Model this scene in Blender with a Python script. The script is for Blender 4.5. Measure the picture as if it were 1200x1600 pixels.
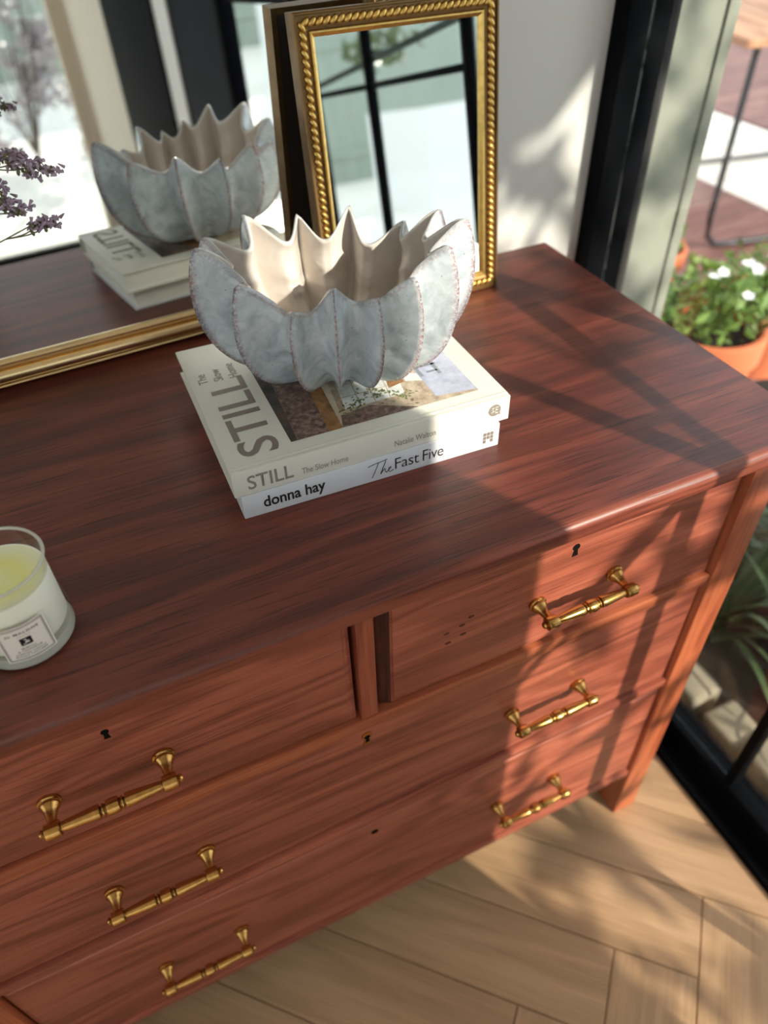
import bpy, bmesh, math, random
from mathutils import Vector, Matrix
PI = math.pi
# ------------------------------------------------------------------ clear
for o in list(bpy.data.objects): bpy.data.objects.remove(o)
scene = bpy.context.scene
COL = scene.collection
# ------------------------------------------------------------------ camera
H = 0.8224                                     # height of the dresser top
cd = bpy.data.cameras.new('camera'); cam = bpy.data.objects.new('camera', cd); COL.objects.link(cam)
Rr = Vector((0.905997, -0.422676, -0.022678)); Rd = Vector((-0.305636, -0.616179, -0.725885)); Rf = Vector((0.292840, 0.664581, -0.687442))
M = Matrix.Identity(4)
for i in range(3):
    M[i][0] = Rr[i]; M[i][1] = -Rd[i]; M[i][2] = -Rf[i]
M[0][3], M[1][3], M[2][3] = -0.1460, -0.3867, 1.2981
cam.matrix_world = M
cd.sensor_fit = 'HORIZONTAL'; cd.sensor_width = 36.0; cd.lens = 1171.0 / 1200 * 36
cd.clip_start = 0.02; cd.clip_end = 200
cd.dof.use_dof = True; cd.dof.focus_distance = 0.68; cd.dof.aperture_fstop = 4.3; cd.dof.aperture_blades = 0
scene.camera = cam
# ------------------------------------------------------------------ world, sun, exposure
w = bpy.data.worlds.new('sky'); scene.world = w; w.use_nodes = True
bg = w.node_tree.nodes['Background']
bg.inputs[0].default_value = (0.86, 0.93, 1.0, 1); bg.inputs[1].default_value = 1.8
sd = bpy.data.lights.new('sun', 'SUN'); sd.energy = 6.8; sd.angle = math.radians(0.53); sd.color = (1.0, 0.90, 0.78)
sun = bpy.data.objects.new('sun', sd); COL.objects.link(sun); sun.location = (2, -5, 5)
sun.rotation_euler = Vector((-0.5, 1.0, -0.547)).to_track_quat('-Z', 'Y').to_euler()
vs = scene.view_settings
vs.view_transform = 'Standard'; vs.look = 'None'; vs.gamma = 1.0; vs.use_curve_mapping = False; vs.exposure = 0.22

# ------------------------------------------------------------------ node helpers
def srgb(r, g, b):
    f = lambda c: (c/255/12.92) if c/255 <= 0.04045 else ((c/255+0.055)/1.055)**2.4
    return (f(r), f(g), f(b), 1)
class G:
    def __init__(s, name):
        s.m = bpy.data.materials.new(name); s.m.use_nodes = True; s.t = s.m.node_tree
        s.b = s.t.nodes['Principled BSDF']
    def n(s, typ, **kw):
        nd = s.t.nodes.new(typ)
        for k, v in kw.items(): setattr(nd, k, v)
        return nd
    def l(s, a, b): s.t.links.new(a, b)
    def put(s, sock, v):
        if hasattr(v, 'is_linked'): s.l(v, sock)
        else: sock.default_value = v
    def math(s, op, a, b=0.0, clamp=False):
        nd = s.n('ShaderNodeMath', operation=op, use_clamp=clamp); s.put(nd.inputs[0], a); s.put(nd.inputs[1], b); return nd.outputs[0]
    def mix(s, f, a, b, mode='MIX'):
        nd = s.n('ShaderNodeMix', data_type='RGBA', blend_type=mode); s.put(nd.inputs[0], f); s.put(nd.inputs[6], a); s.put(nd.inputs[7], b); return nd.outputs[2]
    def noise(s, vec, scale, detail=3, rough=0.5, dist=0.0):
        nd = s.n('ShaderNodeTexNoise'); s.l(vec, nd.inputs['Vector']); nd.inputs['Scale'].default_value = scale
        nd.inputs['Detail'].default_value = detail; nd.inputs['Roughness'].default_value = rough; nd.inputs['Distortion'].default_value = dist; return nd.outputs[0]
    def mapv(s, vec, sc, loc=(0, 0, 0)):
        nd = s.n('ShaderNodeMapping'); s.l(vec, nd.inputs[0]); nd.inputs['Scale'].default_value = sc; nd.inputs['Location'].default_value = loc; return nd.outputs[0]
    def ramp(s, f, stops):
        nd = s.n('ShaderNodeValToRGB'); s.l(f, nd.inputs[0]); e = nd.color_ramp.elements
        while len(e) < len(stops): e.new(0.5)
        for el, (p, c) in zip(e, stops): el.position = p; el.color = c if len(c) == 4 else (*c, 1)
        return nd.outputs[0]
    def obj(s, rnd=True):
        tc = s.n('ShaderNodeTexCoord').outputs['Object']
        if not rnd: return tc
        oi = s.n('ShaderNodeObjectInfo').outputs['Random']
        cb = s.n('ShaderNodeCombineXYZ'); s.l(s.math('MULTIPLY', oi, 17.3), cb.inputs[0]); s.l(s.math('MULTIPLY', oi, 7.7), cb.inputs[1]); s.l(s.math('MULTIPLY', oi, 11.1), cb.inputs[2])
        va = s.n('ShaderNodeVectorMath', operation='ADD'); s.l(tc, va.inputs[0]); s.l(cb.outputs[0], va.inputs[1]); return va.outputs[0]
    def bump(s, h, strength=0.2, dist=0.001):
        nd = s.n('ShaderNodeBump'); nd.inputs['Strength'].default_value = strength; nd.inputs['Distance'].default_value = dist
        s.l(h, nd.inputs['Height']); s.l(nd.outputs[0], s.b.inputs['Normal'])
    def set(s, **kw):
        for k, v in kw.items(): s.put(s.b.inputs[k.replace('_', ' ')], v)
        return s.m

def plain(name, col, rough=0.5, metal=0.0, spec=0.5, var=0.06, vscale=30, **kw):
    g = G(name); v = g.obj()
    n = g.noise(v, vscale, 4)
    f = g.math('MULTIPLY', n, 1.0)
    c1 = tuple(c*(1-var) for c in col[:3]) + (1,); c2 = tuple(min(1, c*(1+var)) for c in col[:3]) + (1,)
    return g.set(Base_Color=g.mix(f, c1, c2), Roughness=rough, Metallic=metal, Specular_IOR_Level=spec, **kw)

def wood(name, dark, mid, light, axis=0, rough=0.36, spec=0.45, pore=0.55, ring=9.0, sc=1.0, coat=0.0, var=0.6):
    g = G(name); v = g.obj()
    def ax(a, c): r = [c*sc]*3; r[axis] = a*sc; return tuple(r)
    nA = g.noise(g.mapv(v, ax(1.1, 8)), 1.0, 3, 0.5, 0.7)
    ringv = g.math('ADD', g.math('MULTIPLY', g.math('SINE', g.math('MULTIPLY', nA, ring*6.28)), 0.5), 0.5)
    nB = g.noise(g.mapv(v, ax(3.5, 230)), 1.0, 5, 0.7)
    nC = g.noise(g.mapv(v, ax(14, 430)), 1.0, 2, 0.5)
    nD = g.noise(g.mapv(v, ax(0.9, 5)), 1.0, 2, 0.5)
    f = g.math('ADD', g.math('MULTIPLY', ringv, 0.24), g.math('MULTIPLY', nB, 0.76))
    col = g.ramp(f, [(0.24, dark), (0.50, mid), (0.78, light)])
    big = g.ramp(nD, [(0.30, (var, var*0.95, var*0.94)), (0.62, (1.06, 1.04, 1.03))])
    col = g.mix(0.85, col, big, 'MULTIPLY')
    pm = g.ramp(nC, [(0.34, (1, 1, 1)), (0.43, (0, 0, 0))])
    col = g.mix(g.math('MULTIPLY', pm, pore), col, tuple(c*0.35 for c in dark[:3]) + (1,))
    g.bump(g.math('SUBTRACT', nB, g.math('MULTIPLY', pm, 0.8)), 0.22, 0.0006)
    g.set(Coat_Weight=coat, Coat_Roughness=0.25)
    return g.set(Base_Color=col, Roughness=g.math('ADD', rough-0.06, g.math('MULTIPLY', nB, 0.14)), Specular_IOR_Level=spec)

MAT = {}
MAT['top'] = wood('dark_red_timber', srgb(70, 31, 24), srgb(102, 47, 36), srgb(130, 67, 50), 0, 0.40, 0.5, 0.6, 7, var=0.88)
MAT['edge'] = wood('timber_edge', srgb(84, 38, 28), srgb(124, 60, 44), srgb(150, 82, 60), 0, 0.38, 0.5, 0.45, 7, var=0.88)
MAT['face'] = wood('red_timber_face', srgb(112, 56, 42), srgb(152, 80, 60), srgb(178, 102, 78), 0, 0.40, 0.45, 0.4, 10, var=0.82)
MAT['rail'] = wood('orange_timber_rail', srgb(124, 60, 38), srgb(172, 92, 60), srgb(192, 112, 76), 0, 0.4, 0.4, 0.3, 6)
MAT['stile'] = wood('orange_timber_upright', srgb(122, 58, 36), srgb(176, 92, 58), srgb(198, 114, 74), 2, 0.4, 0.4, 0.3, 6)
MAT['divider'] = wood('red_timber_upright', srgb(104, 48, 32), srgb(144, 72, 50), srgb(164, 90, 64), 2, 0.4, 0.4, 0.3, 6)
MAT['oak'] = wood('pale_oak', srgb(160, 126, 92), srgb(178, 142, 106), srgb(192, 156, 120), 0, 0.5, 0.35, 0.15, 5, var=0.9)
MAT['deckw'] = wood('red_decking', srgb(96, 66, 62), srgb(128, 92, 86), srgb(152, 114, 106), 0, 0.6, 0.3, 0.4, 6, var=0.85)
MAT['tabletop'] = wood('tan_tabletop', srgb(150, 100, 70), srgb(190, 140, 105), srgb(210, 165, 130), 0, 0.5, 0.3, 0.3, 5)
MAT['wall'] = plain('painted_wall', srgb(208, 205, 200), 0.75, var=0.02, vscale=8)
MAT['outwall'] = plain('grey_green_render', srgb(134, 136, 122), 0.8, var=0.05, vscale=14)
MAT['ceil'] = plain('ceiling_paint', srgb(240, 239, 235), 0.85, var=0.01)
MAT['black'] = plain('black_aluminium', srgb(12, 13, 16), 0.55, 0.0, 0.03, 0.15, 20)
MAT['navy'] = plain('dark_navy_panel', srgb(18, 21, 32), 0.5, 0.0, 0.04, 0.6, 9)
MAT['whitep'] = plain('white_paint', srgb(236, 236, 234), 0.55, var=0.02)
MAT['cream'] = plain('cream_paint', srgb(222, 212, 194), 0.6, var=0.03)
MAT['concrete'] = plain('pale_concrete', srgb(226, 222, 214), 0.85, var=0.08, vscale=6)
MAT['soil'] = plain('dark_soil', srgb(26, 21, 17), 0.95, var=0.5, vscale=40)
MAT['stone'] = plain('garden_stone', srgb(138, 128, 108), 0.85, var=0.3, vscale=30)
MAT['terra'] = plain('terracotta', srgb(206, 112, 70), 0.7, var=0.1, vscale=25)
MAT['metal_blk'] = plain('dark_steel_tube', srgb(52, 52, 56), 0.4, 0.3)
MAT['hedge'] = plain('grey_green_fence', srgb(150, 160, 150), 0.85, var=0.15, vscale=2)
MAT['dark'] = plain('dark_void', srgb(14, 9, 8), 0.8, spec=0.1)  # near-black painted in for the dark inside holes and drawer gaps
MAT['sidebrown'] = wood('dark_end_grain', srgb(58, 28, 20), srgb(92, 48, 36), srgb(112, 60, 46), 2, 0.5, 0.3, 0.3, 5)  # end grain that is darker brown in itself
def brass(name, col, tarn, rough=0.3, sc=160):
    g = G(name); v = g.obj()
    n = g.noise(v, sc, 4, 0.6)
    f = g.ramp(n, [(0.35, (0, 0, 0)), (0.62, (1, 1, 1))])
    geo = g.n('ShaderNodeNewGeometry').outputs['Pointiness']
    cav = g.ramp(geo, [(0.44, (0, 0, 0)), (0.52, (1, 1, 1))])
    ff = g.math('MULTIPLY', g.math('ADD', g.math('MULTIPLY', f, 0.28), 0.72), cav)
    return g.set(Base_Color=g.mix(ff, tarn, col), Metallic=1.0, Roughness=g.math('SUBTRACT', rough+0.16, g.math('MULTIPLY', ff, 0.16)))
MAT['brass'] = brass('aged_brass', srgb(206, 156, 90), srgb(96, 64, 32), 0.22)
MAT['gold'] = brass('gilt_frame', srgb(240, 212, 164), srgb(216, 180, 128), 0.2, 25)
MAT['gold2'] = brass('gilt_rope_frame', srgb(224, 186, 108), srgb(140, 104, 54), 0.34, 120)
MAT['goldshade'] = brass('bronzed_gilt', srgb(132, 102, 66), srgb(84, 60, 40), 0.42, 60)
MAT['brownback'] = plain('dark_brown_backing', srgb(42, 28, 20), 0.6, var=0.2)
g = G('mirror_silver'); g.obj(); MAT['mirror'] = g.set(Base_Color=(0.90, 0.925, 0.915, 1), Metallic=1.0, Roughness=0.012)
def pane_mat(name, gl=0.07, tint=(0.96, 0.985, 0.98, 1)):
    g = G(name); t = g.t; t.nodes.remove(g.b)
    tr = g.n('ShaderNodeBsdfTransparent'); tr.inputs[0].default_value = tint
    gs = g.n('ShaderNodeBsdfGlossy'); gs.inputs['Roughness'].default_value = 0.01
    mx = g.n('ShaderNodeMixShader'); mx.inputs[0].default_value = gl
    g.l(tr.outputs[0], mx.inputs[1]); g.l(gs.outputs[0], mx.inputs[2]); g.l(mx.outputs[0], t.nodes['Material Output'].inputs[0]); return g.m
MAT['pane'] = pane_mat('window_glass')
g = G('candle_glass'); g.t.nodes.remove(g.b)
tr = g.n('ShaderNodeBsdfTransparent'); tr.inputs[0].default_value = (0.995, 0.998, 0.995, 1)
gs = g.n('ShaderNodeBsdfGlossy'); gs.inputs['Roughness'].default_value = 0.03; gs.inputs[0].default_value = (0.9, 0.92, 0.9, 1)
lw = g.n('ShaderNodeLayerWeight'); lw.inputs[0].default_value = 0.5
mx = g.n('ShaderNodeMixShader'); g.l(g.math('ADD', g.math('MULTIPLY', g.math('POWER', lw.outputs['Facing'], 4.0), 0.5), 0.015, True), mx.inputs[0])
g.l(tr.outputs[0], mx.inputs[1]); g.l(gs.outputs[0], mx.inputs[2]); g.l(mx.outputs[0], g.t.nodes['Material Output'].inputs[0]); MAT['glass'] = g.m
def leafm(name, c1, c2, tr=0.25):
    g = G(name); n = g.noise(g.obj(), 18, 3)
    return g.set(Base_Color=g.mix(n, c1, c2), Roughness=0.5, Specular_IOR_Level=0.4, Subsurface_Weight=0.0, Transmission_Weight=0.0)
MAT['leaf'] = leafm('green_leaf', srgb(70, 100, 36), srgb(120, 150, 66))
MAT['strap'] = leafm('strap_leaf', srgb(42, 60, 32), srgb(92, 114, 70))
MAT['strap2'] = leafm('strap_leaf_grey', srgb(60, 76, 52), srgb(112, 130, 94))
MAT['bush'] = leafm('purple_grey_leaf', srgb(140, 128, 134), srgb(196, 188, 192))
MAT['tree'] = leafm('tree_leaf', srgb(64, 84, 40), srgb(110, 126, 70))
MAT['bark'] = plain('bark', srgb(90, 76, 62), 0.9, var=0.3, vscale=20)
MAT['petal'] = plain('white_petal', srgb(244, 242, 240), 0.6, var=0.02)
MAT['statice'] = leafm('mauve_flower', srgb(134, 112, 128), srgb(184, 162, 180))
MAT['drystem'] = leafm('dry_green_stem', srgb(96, 92, 64), srgb(128, 120, 92))
MAT['paperw'] = plain('book_cover_ivory', srgb(217, 214, 203), 0.42, var=0.015, vscale=60)
MAT['spinew'] = plain('book_cover_white', srgb(214, 215, 221), 0.35, var=0.02, vscale=40)
MAT['pages'] = plain('paper_pages', srgb(232, 229, 220), 0.8, var=0.04, vscale=300)
MAT['inkg'] = plain('grey_ink', srgb(128, 116, 108), 0.5, var=0.03)
MAT['inkg2'] = plain('soft_grey_ink', srgb(140, 130, 122), 0.5, var=0.03)
MAT['inkb'] = plain('black_ink', srgb(26, 24, 28), 0.5, var=0.05)
MAT['label'] = plain('label_paper', srgb(238, 226, 216), 0.6, var=0.01)
MAT['wax'] = plain('cream_wax', srgb(251, 248, 230), 0.5, var=0.01)
g = G('yellow_wax_surface'); v = g.obj(False)
gr = g.n('ShaderNodeTexGradient', gradient_type='SPHERICAL'); g.l(g.mapv(v, (32, 32, 32), (0, 0, 0)), gr.inputs[0])
nn = g.noise(v, 60, 3)
MAT['waxtop'] = g.set(Base_Color=g.ramp(g.math('ADD', g.math('MULTIPLY', gr.outputs[1], 0.8), g.math('MULTIPLY', nn, 0.35)), [(0.15, srgb(246, 243, 206)), (0.55, srgb(244, 240, 150)), (0.9, srgb(250, 247, 184))]), Roughness=0.25, Subsurface_Weight=0.2, Subsurface_Radius=(0.01, 0.01, 0.004))
g = G('frosted_glass_base'); g.set(Base_Color=srgb(222, 220, 206), Roughness=0.15)
tr = g.n('ShaderNodeBsdfTransparent'); mx = g.n('ShaderNodeMixShader'); mx.inputs[0].default_value = 0.62
g.l(tr.outputs[0], mx.inputs[1]); g.l(g.b.outputs[0], mx.inputs[2]); g.l(mx.outputs[0], g.t.nodes['Material Output'].inputs[0]); MAT['gbase'] = g.m
# bowl glaze
g = G('mottled_glaze'); v = g.obj(False)
at = g.n('ShaderNodeVertexColor', layer_name='mask'); sp = g.n('ShaderNodeSeparateColor'); g.l(at.outputs[0], sp.inputs[0])
n1 = g.noise(v, 55, 5, 0.6, 0.6); n2 = g.noise(v, 420, 3, 0.6); n3 = g.noise(v, 24, 3)
outer = g.ramp(n1, [(0.25, srgb(152, 162, 167)), (0.5, srgb(186, 194, 198)), (0.78, srgb(216, 220, 222))])
outer = g.mix(g.math('MULTIPLY', sp.outputs[2], 0.75), outer, srgb(206, 210, 210))
speck = g.ramp(g.noise(v, 300, 2, 0.5), [(0.245, (1, 1, 1)), (0.285, (0, 0, 0))])
outer = g.mix(g.math('MULTIPLY', speck, 0.8), outer, srgb(92, 84, 88))
ed = g.math('MULTIPLY', sp.outputs[0], g.ramp(n2, [(0.36, (0.15, 0.15, 0.15)), (0.6, (1, 1, 1))]), True)
outer = g.mix(ed, outer, g.ramp(n3, [(0.4, srgb(120, 92, 104)), (0.62, srgb(150, 92, 78))]))
inner = g.ramp(n1, [(0.3, srgb(208, 198, 188)), (0.7, srgb(218, 208, 199))])
colr = g.mix(sp.outputs[1], outer, inner)
g.bump(g.math('ADD', n1, g.math('MULTIPLY', n2, 0.15)), 0.12, 0.002)
MAT['glaze'] = g.set(Base_Color=colr, Roughness=0.12, Specular_IOR_Level=0.55)

# ------------------------------------------------------------------ mesh helpers
def link(name, me, mat=None, parent=None, smooth=False, auto=None):
    o = bpy.data.objects.new(name, me); COL.objects.link(o)
    if mat is not None:
        if not isinstance(mat, (list, tuple)): me.materials.clear()
        for m_ in (mat if isinstance(mat, (list, tuple)) else [mat]): me.materials.append(MAT[m_])
    if parent is not None: o.parent = parent
    if smooth:
        for p in me.polygons: p.use_smooth = True
        if auto is not None:
            me.set_sharp_from_angle(angle=math.radians(auto))
    return o
def obj(name, bm, mat, parent=None, smooth=False, auto=None):
    me = bpy.data.meshes.new(name); bmesh.ops.recalc_face_normals(bm, faces=bm.faces[:]); bm.to_mesh(me); bm.free()
    return link(name, me, mat, parent, smooth, auto)
def empty(name, loc=(0, 0, 0), rz=0.0):
    o = bpy.data.objects.new(name, None); COL.objects.link(o); o.location = loc; o.rotation_euler = (0, 0, rz); o.empty_display_size = 0.05; return o
def tag(o, label=None, cat=None, group=None, kind=None):
    if label: o['label'] = label
    if cat: o['category'] = cat
    if group: o['group'] = group
    if kind: o['kind'] = kind
    return o
def add_box(bm, x0, x1, y0, y1, z0, z1, bev=0.0, seg=2):
    m = Matrix.Translation(((x0+x1)/2, (y0+y1)/2, (z0+z1)/2)) @ Matrix.Diagonal((abs(x1-x0), abs(y1-y0), abs(z1-z0), 1))
    r = bmesh.ops.create_cube(bm, size=1, matrix=m)
    if bev > 0:
        es = list({e for v in r['verts'] for e in v.link_edges})
        bmesh.ops.bevel(bm, geom=es, offset=bev, segments=seg, profile=0.6, affect='EDGES')
def box(name, x0, x1, y0, y1, z0, z1, mat, parent=None, bev=0.0, seg=2):
    bm = bmesh.new(); add_box(bm, x0, x1, y0, y1, z0, z1, bev, seg); return obj(name, bm, mat, parent, bev > 0, 40)
def add_lathe(bm, prof, M4=Matrix.Identity(4), n=24, cap=True):
    rings = []
    for r, z in prof:
        rings.append([bm.verts.new(M4 @ Vector((r*math.cos(2*PI*k/n), r*math.sin(2*PI*k/n), z))) for k in range(n)])
    for a, b in zip(rings, rings[1:]):
        for k in range(n): bm.faces.new((a[k], a[(k+1) % n], b[(k+1) % n], b[k]))
    if cap:
        bm.faces.new(rings[0][::-1]); bm.faces.new(rings[-1])
def add_tube(bm, pts, rad, n=8, cap=True):
    pts = [Vector(p) for p in pts]; rings = []
    up = Vector((0.13, 0.31, 0.94))
    for i, p in enumerate(pts):
        d = (pts[min(i+1, len(pts)-1)] - pts[max(i-1, 0)]).normalized()
        a = d.cross(up)
        if a.length < 1e-3: a = d.cross(Vector((1, 0, 0)))
        a.normalize(); b = d.cross(a)
        r = rad[i] if isinstance(rad, (list, tuple)) else rad
        rings.append([bm.verts.new(p + (a*math.cos(2*PI*k/n) + b*math.sin(2*PI*k/n))*r) for k in range(n)])
    for a, b in zip(rings, rings[1:]):
        for k in range(n): bm.faces.new((a[k], a[(k+1) % n], b[(k+1) % n], b[k]))
    if cap: bm.faces.new(rings[0][::-1]); bm.faces.new(rings[-1])
def add_prism(bm, poly, z0, z1, f=lambda p, z: Vector((p[0], p[1], z))):
    a = [bm.verts.new(f(p, z0)) for p in poly]; b = [bm.verts.new(f(p, z1)) for p in poly]; n = len(poly)
    bm.faces.new(a[::-1]); bm.faces.new(b)
    for i in range(n): bm.faces.new((a[i], a[(i+1) % n], b[(i+1) % n], b[i]))
def catmull(pts, n):
    out = []; P = [pts[0]] + list(pts) + [pts[-1]]
    for i in range(1, len(P)-2):
        for k in range(n):
            t = k/n; r = []
            for c in range(len(P[0])):
                a, b, cc, d = P[i-1][c], P[i][c], P[i+1][c], P[i+2][c]
                r.append(0.5*((2*b)+(-a+cc)*t+(2*a-5*b+4*cc-d)*t*t+(-a+3*b-3*cc+d)*t**3))
            out.append(tuple(r))
    out.append(tuple(P[-2])); return out
def text_mesh(body, shear=0.0, bold=0.0, spacing=1.0):
    cu = bpy.data.curves.new('txt', 'FONT'); cu.body = body; cu.size = 1.0; cu.shear = shear; cu.offset = bold; cu.space_character = spacing; cu.resolution_u = 4
    to = bpy.data.objects.new('txt', cu); COL.objects.link(to)
    bpy.context.view_layer.update()
    me = bpy.data.meshes.new_from_object(to.evaluated_get(bpy.context.evaluated_depsgraph_get()))
    bpy.data.objects.remove(to); bpy.data.curves.remove(cu); return me
def text_on(name, body, mat, parent, width, cap, fn, shear=0.0, bold=0.0, spacing=1.0):
    """lettering fitted to width x cap height (height of the whole line), mapped onto the surface by fn(u, v)"""
    me = text_mesh(body, shear, bold, spacing)
    xs = [v.co.x for v in me.vertices]; x0, x1 = min(xs), max(xs)
    s = width/(x1-x0); sv = cap/0.70
    for v in me.vertices: v.co = fn((v.co.x-x0)*s, v.co.y*sv)
    return link(name, me, mat, parent)

# ================================================================== THE SETTING
rnd = random.Random(4)
fl = box('floor', -2.6, 0.585, -2.9, 0.53, -0.10, -0.014, 'soil'); tag(fl, kind='structure')
# herringbone oak planks, each laid for itself
def clip(poly, a, b, c):           # keep a*x+b*y <= c
    out = []
    for i in range(len(poly)):
        p, q = poly[i], poly[(i+1) % len(poly)]; dp = a*p[0]+b*p[1]-c; dq = a*q[0]+b*q[1]-c
        if dp <= 0: out.append(p)
        if dp*dq < 0:
            t = dp/(dp-dq); out.append((p[0]+(q[0]-p[0])*t, p[1]+(q[1]-p[1])*t))
    return out
PW = 0.1243; PL = PW*5; U0, V0 = 0.473, 0.0919; S2 = math.sqrt(0.5); gp = 0.0007
for j in range(-4, 4):
    for i in range(-40, 40):
        for kind in (0, 1):
            if kind == 0: u0, u1, v0, v1 = U0+i*PW-PL, U0+i*PW, V0+i*PW, V0+(i+1)*PW
            else: u0, u1, v0, v1 = U0+(i-1)*PW, U0+i*PW, V0+i*PW-PL, V0+i*PW
            u0 += j*2*PL+gp; u1 += j*2*PL-gp; v0 += gp; v1 -= gp
            poly = [((u+v)*S2, (v-u)*S2) for u, v in ((u0, v0), (u1, v0), (u1, v1), (u0, v1))]
            for pl_ in ((1, 0, 0.584), (-1, 0, 1.9), (0, 1, 0.529), (0, -1, 2.3)):
                if len(poly) >= 3: poly = clip(poly, *pl_)
            if len(poly) < 3: continue
            area = 0.5*abs(sum(poly[k][0]*poly[(k+1) % len(poly)][1]-poly[(k+1) % len(poly)][0]*poly[k][1] for k in range(len(poly))))
            if area < 0.0006: continue
            cx = sum(p[0] for p in poly)/len(poly); cy = sum(p[1] for p in poly)/len(poly)
            if math.hypot(cx-0.2, cy+0.3) > 2.35: continue
            ang = -PI/4 if kind == 0 else PI/4
            ca, sa = math.cos(-ang), math.sin(-ang)
            loc = [((x-cx)*ca-(y-cy)*sa, (x-cx)*sa+(y-cy)*ca) for x, y in poly]
            bm = bmesh.new(); add_prism(bm, loc, -0.0145, 0.0)
            # small arris along the top edge
            tops = [e for e in bm.edges if all(v.co.z > -0.001 for v in e.verts)]
            bmesh.ops.bevel(bm, geom=tops, offset=0.0012, segments=1, affect='EDGES')
            o = obj('plank', bm, 'oak', fl); o.location = (cx, cy, 0); o.rotation_euler = (0, 0, ang)
WY = 0.53
tag(box('wall_back', -2.6, 0.62, WY, WY+0.12, -0.1, 2.5, 'wall'), kind='structure')
tag(box('ceiling', -2.7, 0.72, -3.0, WY+0.12, 2.42, 2.54, 'ceil'), kind='structure')
# left wall, with a wide window added to brighten the room
wl = empty('wall_left'); tag(wl, kind='structure')
box('wall_panel', -2.72, -2.6, -3.0, WY, -0.1, 0.45, 'wall', wl); box('wall_panel', -2.72, -2.6, -3.0, WY, 2.2, 2.42, 'wall', wl)
box('wall_panel', -2.72, -2.6, -3.0, -2.6, 0.45, 2.2, 'wall', wl); box('wall_panel', -2.72, -2.6, 0.1, WY, 0.45, 2.2, 'wall', wl)
def window(name, axis, c, a0, a1, z0, z1, bars, trans, fw=0.035, d=0.04, pane=True, fm='black'):
    """steel window in the plane axis=c: frame, mullions, transoms, one pane per light"""
    r = empty(name); tag(r, kind='structure')
    def bb(nm, p0, p1, q0, q1, mat, dd=d, bev=0.003):
        if axis == 'x': return box(nm, c-dd/2, c+dd/2, p0, p1, q0, q1, mat, r, bev)
        return box(nm, p0, p1, c-dd/2, c+dd/2, q0, q1, mat, r, bev)
    bb('jamb', a0, a0+fw, z0, z1, fm); bb('jamb', a1-fw, a1, z0, z1, fm)
    bb('head', a0+fw, a1-fw, z1-fw, z1, 'black'); bb('sill', a0+fw, a1-fw, z0, z0+fw, 'black')
    xs = [a0+fw] + [v for b_ in bars for v in (b_-0.0125, b_+0.0125)] + [a1-fw]
    zs = [z0+fw] + [v for t_ in trans for v in (t_-0.011, t_+0.011)] + [z1-fw]
    for b_ in bars: bb('mullion', b_-0.0125, b_+0.0125, z0+fw, z1-fw, 'black')
    for i in range(0, len(xs), 2):
        for t_ in trans: bb('transom', xs[i], xs[i+1], t_-0.011, t_+0.011, 'black')
        for k in range(0, len(zs), 2):
            if pane: bb('pane', xs[i], xs[i+1], zs[k], zs[k+1], 'pane', 0.004, 0)
    return r
window('added_window', 'x', -2.66, -2.6, 0.1, 0.45, 2.2, [-1.9, -1.2, -0.5], [1.4])
# front wall (behind the camera): wide glazed opening on the garden
wf = empty('wall_front'); tag(wf, kind='structure')
box('wall_panel', -2.6, -2.2, -3.0, -2.9, -0.1, 2.42, 'wall', wf); box('wall_panel', -2.2, 0.56, -3.0, -2.9, 2.25, 2.42, 'wall', wf); box('reveal', 0.60, 0.625, -3.0, -2.9, -0.014, 2.42, 'cream', wf); box('wall_panel', 0.56, 0.60, -3.0, -2.9, 2.25, 2.42, 'wall', wf)
box('wall_panel', 0.625, 0.72, -3.0, -2.62, -0.1, 2.42, 'cream', wf)
window('window_3', 'y', -2.95, -2.2, 0.60, -0.014, 2.25, [-1.3, -0.4], [], 0.05, 0.05, fm='cream')
# right side: sliding glazing on a black track, a dark fixed panel, white sun-stopping infill and black door leaf
w1 = empty('window_1'); tag(w1, kind='structure')
box('track', 0.586, 0.70, -2.62, 0.53, -0.10, 0.004, 'black', w1, 0.002)
for x0, x1, zt in ((0.586, 0.600, 0.012), (0.622, 0.658, 0.020), (0.675, 0.700, 0.012)): box('track_rail', x0, x1, -2.62, 0.50, 0.004, zt, 'black', w1, 0.002)
box('corner_post', 0.603, 0.640, 0.497, 0.53, 0.02, 2.42, 'black', w1, 0.003); box('corner_post', 0.645, 0.683, 0.500, 0.53, 0.02, 2.42, 'black', w1, 0.003)
box('corner_post', 0.62, 0.70, 0.512, 0.535, 0.02, 2.42, 'black', w1)
box('head', 0.60, 0.70, -2.62, 0.497, 2.30, 2.42, 'black', w1, 0.003)
box('bottom_rail', 0.625, 0.655, -0.95, 0.497, 0.020, 0.052, 'black', w1, 0.003)
bars = [-0.53, -0.065]
ys = [-0.95, -0.538, -0.522, -0.073, -0.057, 0.497]
for b_ in bars: box('mullion', 0.628, 0.652, b_-0.008, b_+0.008, 0.052, 2.30, 'black', w1, 0.003)
for a_, c_ in ((ys[0], ys[1]), (ys[2], ys[3])):
    box('transom', 0.634, 0.646, a_, c_, 1.083, 1.097, 'black', w1, 0.002)
    box('pane', 0.638, 0.642, a_, c_, 0.052, 1.083, 'pane', w1); box('pane', 0.638, 0.642, a_, c_, 1.097, 2.30, 'pane', w1)
box('pane', 0.638, 0.642, ys[4], ys[5], 0.052, 2.30, 'pane', w1)
bm = bmesh.new(); add_tube(bm, [(0.70, -1.05, 1.118), (0.70, 0.02, 1.192)], 0.008, 8); obj('brace_bar', bm, 'black', w1, True, 40)
for yy, zz in ((-0.53, 1.154), (-0.065, 1.186)): box('bracket', 0.652, 0.700, yy-0.004, yy+0.004, zz-0.004, zz+0.004, 'black', w1)
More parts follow.
